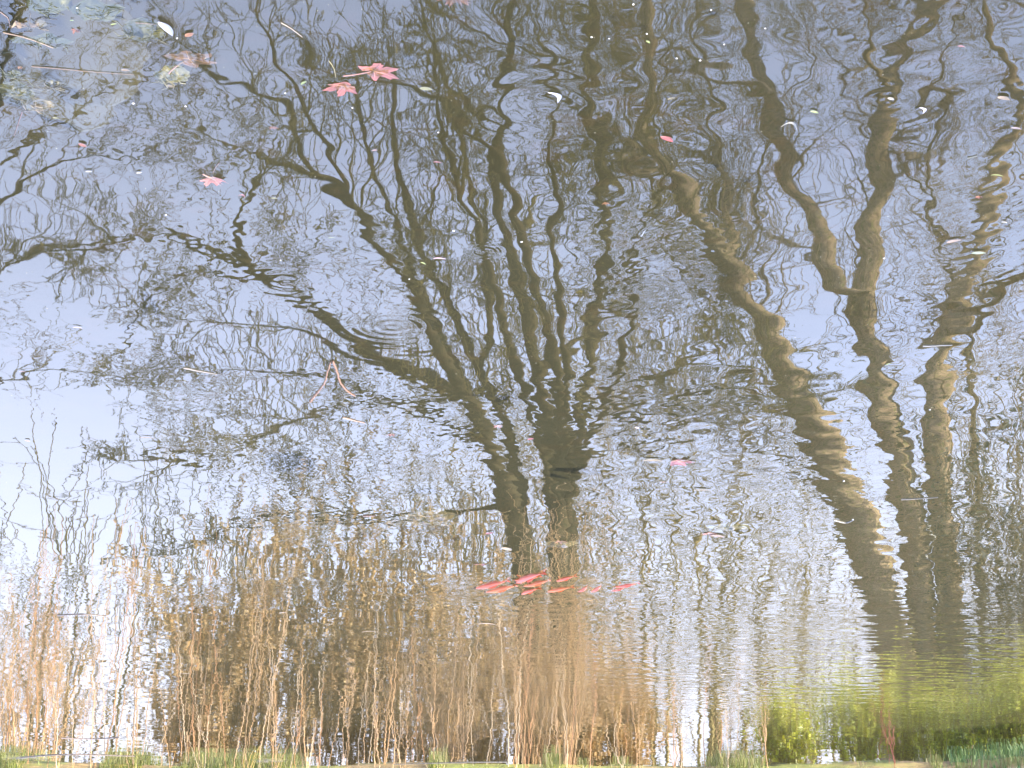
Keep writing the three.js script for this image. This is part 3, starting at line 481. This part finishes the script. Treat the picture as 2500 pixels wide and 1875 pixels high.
function mat(px, py, wpx, hpx, dry, label, opt = {}) {
  const grey = (dry[0] + dry[1] + dry[2]) / 3, color = dry.map((x) => 0.38 * lerp(x, grey, 0.3));      // matted weed: a low lumpy pad with threads
  const c = onWater(px, py), l = onWater(px - wpx / 2, py), r = onWater(px + wpx / 2, py), n = onWater(px, py - hpx / 2), f = onWater(px, py + hpx / 2), rx = Math.abs(r.x - l.x) / 2, rz = Math.abs(f.z - n.z) / 2, s = rnd() * 90;
  const g = thing(opt.name ?? 'weed_mat', label, 'pond weed', 'mats of floating weed', V(c.x, 0, c.z)), b = new Build(), R = 16, N = 40, base = Math.min(rx, rz);
  const edge = (w) => 0.62 + 0.75 * fbm(Math.cos(w) * 1.8 + s, Math.sin(w) * 1.8 + s, 4, 451), H = (x, z, q) => 0.004 * (1 - q * q) + 0.034 * (fbm(x * 30 + s, z * 30, 4, 453) - 0.62) - 0.008 * q;
  for (let k = 0; k <= R; k++) for (let a = 0; a <= N; a++) { const w = a / N * 2 * Math.PI, q = k / R, e = edge(w % (2 * Math.PI)), x = Math.cos(w) * rx * q * e, z = Math.sin(w) * rz * q * e; b.vert(x, H(x, z, q), z, 0, 1, 0, x * 8, z * 8, mottle(color, x, z, s, 0.8)); }
  for (let k = 0; k < R; k++) for (let a = 0; a < N; a++) { const p = k * (N + 1) + a, q = p + N + 1; b.tri(p, p + 1, q); b.tri(q, p + 1, q + 1); }
  part(g, 'pad', b.geometry(true), wetLeaf);
  const t = new Build(), count = Math.round((opt.threads ?? 1) * clamp(rx * rz * 2600, 14, 90));
  for (let k = 0; k < count; k++) { const w = rr(0, 6.28), q = Math.sqrt(rnd()), x = Math.cos(w) * rx * q * 0.9, z = Math.sin(w) * rz * q * 0.9, d = rr(0, 6.28), len = rr(0.02, 0.07), g2 = rr(0.7, 1.6), y = rr(-0.006, 0.004); t.tube([V(x, y, z), V(x + Math.cos(d) * len / 2, y + rr(0, 0.008), z + Math.sin(d) * len / 2), V(x + Math.cos(d + 0.5) * len, 0.001, z + Math.sin(d + 0.5) * len)], [0.0012, 0.0011, 0.0006], 3, color.map((v) => Math.min(0.5, v * g2))); }
  part(g, 'strand', t.geometry(), wetLeaf).userData.kind = 'stuff';
  return g;
}
const DIM = 0.37, dim = (c) => c.map((x) => x * DIM);
const RED = [0.36, 0.11, 0.075], PINK = [0.30, 0.10, 0.085], RUST = [0.22, 0.075, 0.035], TAN = [0.26, 0.18, 0.10], PALE = [0.36, 0.36, 0.42], OLIVE = [0.24, 0.22, 0.09], STRAW = [0.36, 0.25, 0.17], LIME = [0.30, 0.34, 0.08], ORANGE = [0.34, 0.14, 0.045], CREAM = [0.36, 0.32, 0.23], SALMON = [0.34, 0.13, 0.09];
// large lobed leaves
lobedLeaf(913, 174, 116, 1.9, RED, 'larger of two bright red lobed leaves near the top, white spot on it', { curl: 0.07, fold: 0.12, stalk: 0.9 });
lobedLeaf(842, 212, 94, -1.3, [0.34, 0.095, 0.058], 'smaller red lobed leaf just below the larger red one near the top', { curl: 0.1, fold: 0.2, stalk: 0.3 });
lobedLeaf(460, 151, 132, 2.2, [0.17, 0.075, 0.06], 'sodden dark pink lobed leaf at upper left, half under water', { y: -0.008, curl: 0.06, stalk: 0.9, fold: 0.05 });
lobedLeaf(519, 437, 76, 0.4, SALMON, 'curled pinkish orange lobed leaf with long stalks, left of the upper middle', { curl: 0.22, fold: 0.3, stalk: 1.1, torn: 0.3 });
lobedLeaf(1654, 1126, 74, 1.5, PINK, 'pinkish red lobed leaf beside a tan one, right of the middle', { curl: 0.1, stalk: 0.2 });
lobedLeaf(1110, 42, 96, 0.6, [0.15, 0.05, 0.055], 'dark pink sunken leaf at the top edge, left of centre', { y: -0.06, curl: 0.05, stalk: 0.4, group: 'sunken leaves' });
lobedLeaf(1734, 1302, 42, -0.8, [0.38, 0.15, 0.11], 'salmon lobed leaf left of the leaning trunk reflection', { stalk: 0.2 });
lobedLeaf(1368, 1321, 34, 1.1, ORANGE, 'orange leaf just above the red fish', { stalk: 0.3, curl: 0.3 });
lobedLeaf(1171, 1378, 32, 2.5, PINK, 'pink lobed leaf left of the red fish', { stalk: 0.2 });
lobedLeaf(1220, 1040, 30, -1.9, SALMON, 'small salmon leaf on the dark left stem reflection', { stalk: 0.2 });
lobedLeaf(667, 318, 26, 0.2, [0.16, 0.035, 0.045], 'dark crimson leaf, sunken, left of the upper middle', { y: -0.01, stalk: 0 });
lobedLeaf(2390, 480, 20, 0.1, RED, 'small red triangular leaf near the right edge', { stalk: 0.2, curl: 0.4 });
lobedLeaf(46, 54, 44, 0.9, TAN, 'curled brown leaf in the upper left corner', { curl: 0.5, fold: 0.6, stalk: 0.3 });
lobedLeaf(1477, 497, 22, 1.2, SALMON, 'small salmon leaf in the upper middle on a dark stem reflection', { stalk: 0.2 });
lobedLeaf(957, 1060, 22, -0.5, RUST, 'small rusty leaf left of the middle', { stalk: 0.2, curl: 0.4 });
lobedLeaf(1618, 1178, 18, 0.5, [0.26, 0.09, 0.09], 'faint pink leaf below the pinkish red and tan pair', { y: -0.004, stalk: 0 });
lobedLeaf(186, 71, 30, 0.3, RUST, 'small rusty curled leaf on weed, upper left', { curl: 0.5, fold: 0.5, stalk: 0 });
lobedLeaf(49, 164, 16, 0.3, ORANGE, 'tiny orange leaf at the left edge on open water', { curl: 0.5, stalk: 0 });
// oval leaves, petals, seeds: [x, y, dx, dy, ratio, colour, label]
[
  [404, 64, 36, 36, 0.30, PALE, 'large pale grey oval leaf, upper left'],
  [1349, 233, 24, 26, 0.22, [0.55, 0.55, 0.62], 'white curved feather-like leaf, top middle'],
  [463, 81, 20, -9, 0.55, ORANGE, 'small orange leaf right of the large pale oval one'],
  [202, 351, 19, 9, 0.6, RUST, 'orange brown oval leaf near the left edge, on twig reflections'],
  [1040, 213, 32, 4, 0.55, OLIVE, 'round olive leaf right of the two red leaves'],
  [1628, 335, 30, 14, 0.42, [0.36, 0.06, 0.035], 'single bright red leaflet, right of the top middle'],
  [1582, 99, 9, 7, 0.4, LIME, 'tiny yellow leaf near the top, right of centre'],
  [1926, 301, 40, 8, 0.22, CREAM, 'pale curled leaf beside the upper right trunk reflection'],
  [1988, 270, 20, 6, 0.4, LIME, 'yellow-green leaf with ripples round it, upper right'],
  [2175, 238, 16, 6, 0.5, CREAM, 'pale leaf on the forked trunk reflection, upper right'],
  [2450, 236, 30, 8, 0.45, TAN, 'tan leaf at the right edge, upper part'],
  [2248, 266, 8, 16, 0.22, [0.62, 0.58, 0.6], 'white curved petal on open water, upper right'],
  [2434, 425, 30, 3, 0.16, LIME, 'thin yellow leaf at the right edge'],
  [2480, 310, 26, 4, 0.35, [0.30, 0.22, 0.2], 'pinkish leaf cut off by the right edge'],
  [2347, 110, 18, 3, 0.3, PINK, 'thin pink leaf on blue water, top right'],
  [2329, 585, 38, -7, 0.4, [0.36, 0.25, 0.16], 'mottled pink and yellow leaf in ripples near the right edge'],
  [2389, 614, 36, 0, 0.48, [0.30, 0.33, 0.20], 'pale green oval leaf on the right trunk reflection'],
  [2170, 886, 16, -5, 0.25, LIME, 'narrow yellow-green leaf between the right trunk reflections'],
  [590, 474, 16, 5, 0.4, PINK, 'small pink leaf right of the curled orange one'],
  [1073, 628, 32, 2, 0.28, [0.48, 0.30, 0.28], 'pale pink narrow leaf in the middle left of the stems'],
  [1033, 640, 13, 6, 0.3, LIME, 'narrow green leaf below the pale pink one'],
  [670, 481, 16, 0, 0.5, OLIVE, 'olive leaf on pale water, upper left of centre'],
  [810, 578, 17, 0, 0.14, LIME, 'thin yellow straw-like leaf on pale water'],
  [1594, 1121, 48, 2, 0.32, [0.28, 0.21, 0.11], 'tan narrow leaf touching the pinkish red one'],
  [1196, 1299, 20, -4, 0.5, [0.32, 0.08, 0.07], 'small red leaf on the dark stem reflection above the fish'],
  [1237, 1337, 22, 8, 0.5, [0.34, 0.26, 0.16], 'pale tan leaf beside the stem reflection above the fish'],
  [1296, 1069, 15, -4, 0.45, [0.36, 0.07, 0.05], 'small bright red leaf between the middle stems'],
  [1555, 1042, 10, 4, 0.5, [0.5, 0.36, 0.34], 'tiny pale pink leaf right of the middle'],
  [1752, 1306, 36, 4, 0.4, [0.32, 0.22, 0.16], 'pale brown leaf overlapping the salmon one'],
  [1215, 1247, 16, 0, 0.4, OLIVE, 'small olive leaf on the dark left stem reflection'],
  [1068, 393, 20, 2, 0.3, PINK, 'thin pink leaf in the upper middle'],
  [915, 364, 14, -2, 0.4, [0.32, 0.2, 0.15], 'faint pinkish leaf below the two red leaves'],
  [742, 199, 14, -9, 0.3, LIME, 'little green leaf left of the two red leaves'],
  [278, 56, 16, -3, 0.3, LIME, 'little green leaf among weed, upper left'],
  [176, 47, 11, 0, 0.4, [0.22, 0.3, 0.08], 'tiny green leaf on the upper left weed'],
  [306, 168, 22, 2, 0.5, TAN, 'tan oval leaf on the pale silt, upper left'],
  [415, 225, 24, 6, 0.5, [0.28, 0.19, 0.14], 'pinkish brown leaf below the sodden lobed one'],
  [136, 285, 16, 1, 0.5, OLIVE, 'greenish oval leaf near the left edge'],
  [217, 416, 18, -1, 0.5, CREAM, 'cream leaf at left, on dark twig reflections'],
  [340, 419, 14, -4, 0.5, CREAM, 'cream leaf right of its twin at left'],
  [56, 905, 18, 1, 0.3, [0.34, 0.22, 0.2], 'brownish flake on white water at the left edge'],
  [190, 797, 24, 3, 0.35, [0.46, 0.34, 0.34], 'faint pink leaf on white water at left'],
  [67, 1074, 14, 3, 0.6, [0.4, 0.27, 0.25], 'rosy flake on white water near the left edge'],
  [360, 1066, 38, 2, 0.18, TAN, 'tan straw-like leaf on pale water at left'],
  [1640, 255, 20, -5, 0.5, [0.28, 0.19, 0.05], 'yellow-brown sunken leaf above the bright red leaflet'],
  [2452, 540, 14, 3, 0.4, CREAM, 'cream flake near the right edge below the red triangle'],
  [1715, 1194, 44, 2, 0.25, [0.24, 0.19, 0.11], 'olive brown leaf right of the faint pink one'],
  [690, 1494, 20, -2, 0.3, [0.5, 0.4, 0.27], 'pale leaf on the brown shrub reflection, lower left'],
  [1190, 1521, 46, 3, 0.14, [0.48, 0.36, 0.25], 'pale reed leaf on the brown reflection below the fish'],
  [905, 1540, 44, 1, 0.10, [0.46, 0.35, 0.24], 'pale reed leaf on the brown reflection, lower middle'],
  [455, 1643, 20, 1, 0.2, [0.55, 0.45, 0.32], 'cream flake on the tan reflection, lower left'],
].forEach(([x, y, dx, dy, ratio, col, label]) => ovateLeaf(x, y, Math.hypot(dx, dy), [dx, dy], ratio, col, label, { y: /sunken|sodden/.test(label) ? -0.02 : 0.003, bend: /curved|curled/.test(label) ? 0.25 : 0.05, curl: /curled/.test(label) ? 0.5 : 0.12 }));
// stalks and twigs
[
  [[[8, 78], [60, 90], [100, 104], [130, 116]], 4, STRAW, 'long pinkish stalk over green weed in the upper left corner'],
  [[[77, 161], [150, 167], [212, 173], [326, 181]], 3, STRAW, 'longest thin stalk across the pale silt at upper left'],
  [[[54, 272], [44, 302], [34, 331]], 2.5, [0.3, 0.16, 0.14], 'thin reddish stalk near the left edge'],
  [[[331, 54], [380, 58]], 2.5, STRAW, 'short pale stalk left of the large pale oval leaf'],
  [[[0, 28], [20, 44], [24, 66]], 3, [0.3, 0.2, 0.15], 'bent brown stalk at the upper left edge'],
  [[[686, 54], [710, 68], [738, 89]], 3.5, [0.42, 0.36, 0.28], 'pale straw near the top, above the red leaves'],
  [[[803, 147], [815, 165], [820, 188]], 3, [0.36, 0.30, 0.10], 'curved yellow stalk left of the larger red leaf'],
  [[[448, 898], [490, 906], [530, 913]], 5, [0.36, 0.32, 0.28], 'pale grey stalk left of centre'],
  [[[837, 1019], [865, 1026], [890, 1032]], 5, [0.42, 0.28, 0.22], 'pink stalk left of the middle'],
  [[[886, 1259], [917, 1259]], 5, [0.42, 0.26, 0.2], 'short pink stalk left of the brown weed mat'],
  [[[2253, 844], [2290, 843], [2325, 841]], 5, [0.55, 0.52, 0.46], 'white stick on the right trunk reflection'],
  [[[1566, 575], [1571, 567], [1576, 561]], 4, [0.6, 0.6, 0.58], 'short white stick in the upper middle'],
  [[[2362, 385], [2385, 380]], 3.5, [0.5, 0.46, 0.3], 'short yellow stick near the right edge'],
  [[[2200, 1219], [2240, 1217], [2290, 1214]], 4, [0.42, 0.36, 0.28], 'pale stick across the two right trunk reflections'],
  [[[2036, 1269], [2065, 1276], [2086, 1268]], 4, [0.5, 0.46, 0.4], 'pale twig low on the leaning trunk reflection'],
  [[[535, 397], [526, 408], [520, 422]], 2.5, [0.4, 0.24, 0.18], 'hair-thin stalk rising from the curled orange leaf'],
  [[[140, 1502], [210, 1500], [260, 1504]], 5, [0.46, 0.38, 0.32], 'pale reed blade on the lilac reflection, lower left'],
  [[[1240, 1860], [1100, 1862], [960, 1866]], 4, [0.44, 0.36, 0.24], 'long pale reed blade at the lower edge, middle'],
  [[[40, 1850], [160, 1842], [330, 1846]], 5, [0.48, 0.37, 0.27], 'long pinkish reed blade at the lower left edge'],
  [[[150, 1802], [230, 1804], [290, 1800]], 4, [0.5, 0.38, 0.3], 'short pinkish reed blade above the lower left edge'],
].forEach(([p, w, c, label]) => stem(p, w, c, label));
stem([[757, 980], [772, 960], [790, 938], [800, 905], [808, 882]], 7, [0.42, 0.20, 0.08], 'crooked orange twig left of the middle, bending to the left', { name: 'crooked_twig', category: 'twig', group: 'crooked orange twigs' });
stem([[812, 880], [822, 905], [832, 935], [850, 955], [866, 966]], 7, [0.36, 0.17, 0.075], 'crooked rusty twig left of the middle, bending to the right', { name: 'crooked_twig', category: 'twig', group: 'crooked orange twigs' });
// weed
[
  [118, 22, 110, 40, [0.075, 0.085, 0.02], 'green weed mat in the upper left corner'],
  [236, 34, 120, 46, [0.075, 0.085, 0.025], 'green weed mat at the top, left of the large pale leaf'],
  [98, 108, 150, 26, [0.05, 0.065, 0.02], 'dark green weed mat under the pinkish stalk'],
  [350, 84, 96, 50, [0.085, 0.085, 0.03], 'olive weed mat below the large pale leaf'],
  [420, 192, 92, 40, [0.18, 0.16, 0.06], 'yellowish weed mat under the sodden lobed leaf'],
  [36, 230, 90, 36, [0.085, 0.085, 0.035], 'olive weed mat at the left edge'],
  [94, 264, 80, 26, [0.20, 0.15, 0.09], 'tan weed mat near the left edge'],
  [26, 188, 56, 14, [0.07, 0.08, 0.03], 'thin strip of weed at the left edge'],
  [82, 62, 60, 22, [0.12, 0.09, 0.05], 'brown weed scrap by the curled brown leaf'],
  [1052, 1268, 122, 40, [0.20, 0.14, 0.07], 'brown weed mat above and left of the red fish'],
  [1368, 1332, 84, 14, [0.24, 0.18, 0.10], 'tan weed strip under the orange leaf above the fish'],
  [1780, 1290, 100, 14, [0.20, 0.17, 0.09], 'olive weed strip right of the salmon leaf'],
  [130, 212, 40, 10, [0.12, 0.11, 0.07], 'little weed scrap on the pale silt'],
  [70, 1852, 130, 9, [0.22, 0.2, 0.08], 'weed strip at the lower left edge'],
  [660, 1858, 90, 8, [0.24, 0.2, 0.1], 'tan weed strip at the lower edge, left of centre'],
].forEach(([x, y, w, h, c, label]) => mat(x, y, w, h, c, label));
// white seeds
const seedGeo = new THREE.SphereGeometry(1, 8, 6), seedMat = new THREE.MeshStandardMaterial({ color: new THREE.Color().setRGB(0.3, 0.285, 0.25), roughness: 0.7 });
[[453, 259], [696, 227], [860, 263], [1070, 323], [1444, 90], [1736, 24], [1868, 69], [1652, 142], [1579, 82], [999, 681], [1273, 590], [2082, 1268], [188, 19], [432, 93], [325, 252], [1709, 147], [1768, 108], [1487, 94], [1546, 10], [405, 524], [685, 635], [1107, 563], [2158, 630], [2270, 1000], [1530, 1340], [2060, 1174]].forEach(([x, y]) => {
  const s = rr(3.2, 5) * mPerPx(x, y) / 2, m = single('seed', seedGeo, seedMat, 'tiny white seed afloat on the pond', 'seed', 'white seeds on the water'), p = onWater(x, y);
  m.position.set(p.x, s * 0.3, p.z); m.scale.set(s * rr(1, 1.6), s * 0.7, s * rr(1, 1.6)); m.rotation.y = rr(0, 3);
});
{ // dust and pollen
  const n = 650, g = new THREE.SphereGeometry(1, 5, 4), m = new THREE.InstancedMesh(g, stalkMat([0.2, 0.19, 0.13]), n), o = new THREE.Object3D();
  for (let k = 0; k < n; k++) { const x = rr(0, 2500), y = Math.pow(rnd(), 1.25) * 1650, p = onWater(x, y), s = rr(0.7, 1.9) * mPerPx(x, y) / 2; o.position.set(p.x, s * 0.3, p.z); o.scale.set(s * rr(1, 2), s * 0.8, s); o.rotation.y = rr(0, 3); o.updateMatrix(); m.setMatrixAt(k, o.matrix); }
  m.name = 'floating_specks'; m.userData.kind = 'stuff'; tag(m, 'pale specks of dust and pollen scattered over the water', 'specks'); scene.add(m);
}
// ---------------------------------------------------------------- red fish at the surface
const koiMat = new THREE.MeshPhysicalMaterial({ vertexColors: true, roughness: 0.35, side: THREE.DoubleSide });
function fish(hx, hy, tx, ty, tint, label) {        // head and tail points in the photograph
  const a = onWater(hx, hy), e = onWater(tx, ty), L = a.distanceTo(e) * 1.12, g = thing('red_fish', label, 'fish', 'shoal of red fish', V((a.x + e.x) / 2, -0.005, (a.z + e.z) / 2));
  g.rotation.y = Math.atan2(a.x - e.x, a.z - e.z);
  const prof = [[0, 0.02, 0.02], [0.05, 0.32, 0.30], [0.14, 0.66, 0.62], [0.28, 0.95, 0.95], [0.42, 1, 1], [0.58, 0.82, 0.84], [0.72, 0.52, 0.6], [0.82, 0.28, 0.42], [0.88, 0.2, 0.36]], b = new Build(), N = 14, hw = L * 0.055, hh = L * 0.062, sway = rr(-0.05, 0.05), swim = (t) => sway * L * Math.sin(t * 4);
  prof.forEach(([t, w, h]) => { for (let k = 0; k <= N; k++) { const q = k / N * 2 * Math.PI, x = Math.cos(q) * hw * w + swim(t), y = Math.sin(q) * hh * h, z = (0.5 - t) * L, pale = sstep(0.1, -0.9, Math.sin(q)); b.vert(x, y, z, Math.cos(q), Math.sin(q), 0, 0, 0, mottle([lerp(tint[0], 0.5, pale), lerp(tint[1], 0.28, pale), lerp(tint[2], 0.16, pale)], x, z, hx, 0.35)); } });
  for (let k = 0; k < prof.length - 1; k++) for (let s = 0; s < N; s++) { const p = k * (N + 1) + s, q = p + N + 1; b.tri(p, q, p + 1); b.tri(p + 1, q, q + 1); }
  part(g, 'body', b.geometry(true), koiMat);
  const fin = (name, pts) => { const f = new Build(); pts.forEach(([x, y, z]) => f.vert(x * L, y * L, z * L, 0, 0, 1, 0, 0, tint.map((c) => c * 0.95))); for (let k = 1; k < pts.length - 1; k++) f.tri(0, k, k + 1); part(g, name, f.geometry(true), koiMat); };
  const s = sway * Math.sin(3.5), r = sway * 1.6 * Math.sin(4.2);
  fin('tail_fin', [[s, 0, -0.37], [s + 0.012, 0.03, -0.42], [r, 0.055, -0.54], [r * 0.9, 0.02, -0.49], [r * 0.8, 0, -0.46], [r * 0.9, -0.02, -0.49], [r, -0.055, -0.54], [s - 0.012, -0.03, -0.42]]);
  fin('dorsal_fin', [[0, 0.055, 0.10], [0.004, 0.085, 0.04], [0.006, 0.08, -0.08], [0.004, 0.055, -0.16], [0, 0.04, -0.16]]);
  for (const q of [-1, 1]) fin('side_fin', [[q * 0.06, -0.03, 0.24], [q * 0.15, -0.055, 0.17], [q * 0.16, -0.06, 0.11], [q * 0.07, -0.04, 0.17]]);
  const eye = new THREE.SphereGeometry(L * 0.016, 8, 6); for (const q of [-1, 1]) part(g, 'eye', eye, stalkMat([0.02, 0.015, 0.015])).position.set(q * L * 0.055, L * 0.02, L * 0.40);
  return g;
}
const K1 = [0.47, 0.065, 0.012], K2 = [0.48, 0.10, 0.014], K3 = [0.44, 0.07, 0.03];
[
  [1162, 1437, 1240, 1418, K1, 'leading red fish, farthest left in the shoal'],
  [1185, 1446, 1262, 1430, K2, 'large red fish right behind the leading one'],
  [1262, 1424, 1322, 1399, K3, 'pinkish red fish at the top of the shoal'],
  [1255, 1418, 1320, 1408, K1, 'red fish overlapping the pinkish one at the top of the shoal'],
  [1278, 1432, 1344, 1417, K2, 'red fish in the middle of the shoal, over the stem reflection'],
  [1274, 1452, 1314, 1437, K1, 'lowest red fish of the shoal, left half'],
  [1358, 1420, 1404, 1407, K1, 'red fish at the upper right of the shoal'],
  [1336, 1446, 1396, 1434, K2, 'long orange red fish in the lower middle of the shoal'],
  [1410, 1446, 1436, 1432, K3, 'short red fish, third from the right in the shoal'],
  [1443, 1446, 1469, 1431, K3, 'short red fish, second pair from the right in the shoal'],
  [1500, 1434, 1560, 1425, K3, 'upper of the two rearmost fish at the right end of the shoal'],
  [1491, 1444, 1530, 1435, K3, 'lower of the two rearmost fish at the right end of the shoal'],
].forEach((f) => fish(...f));

renderer.render(scene, camera);
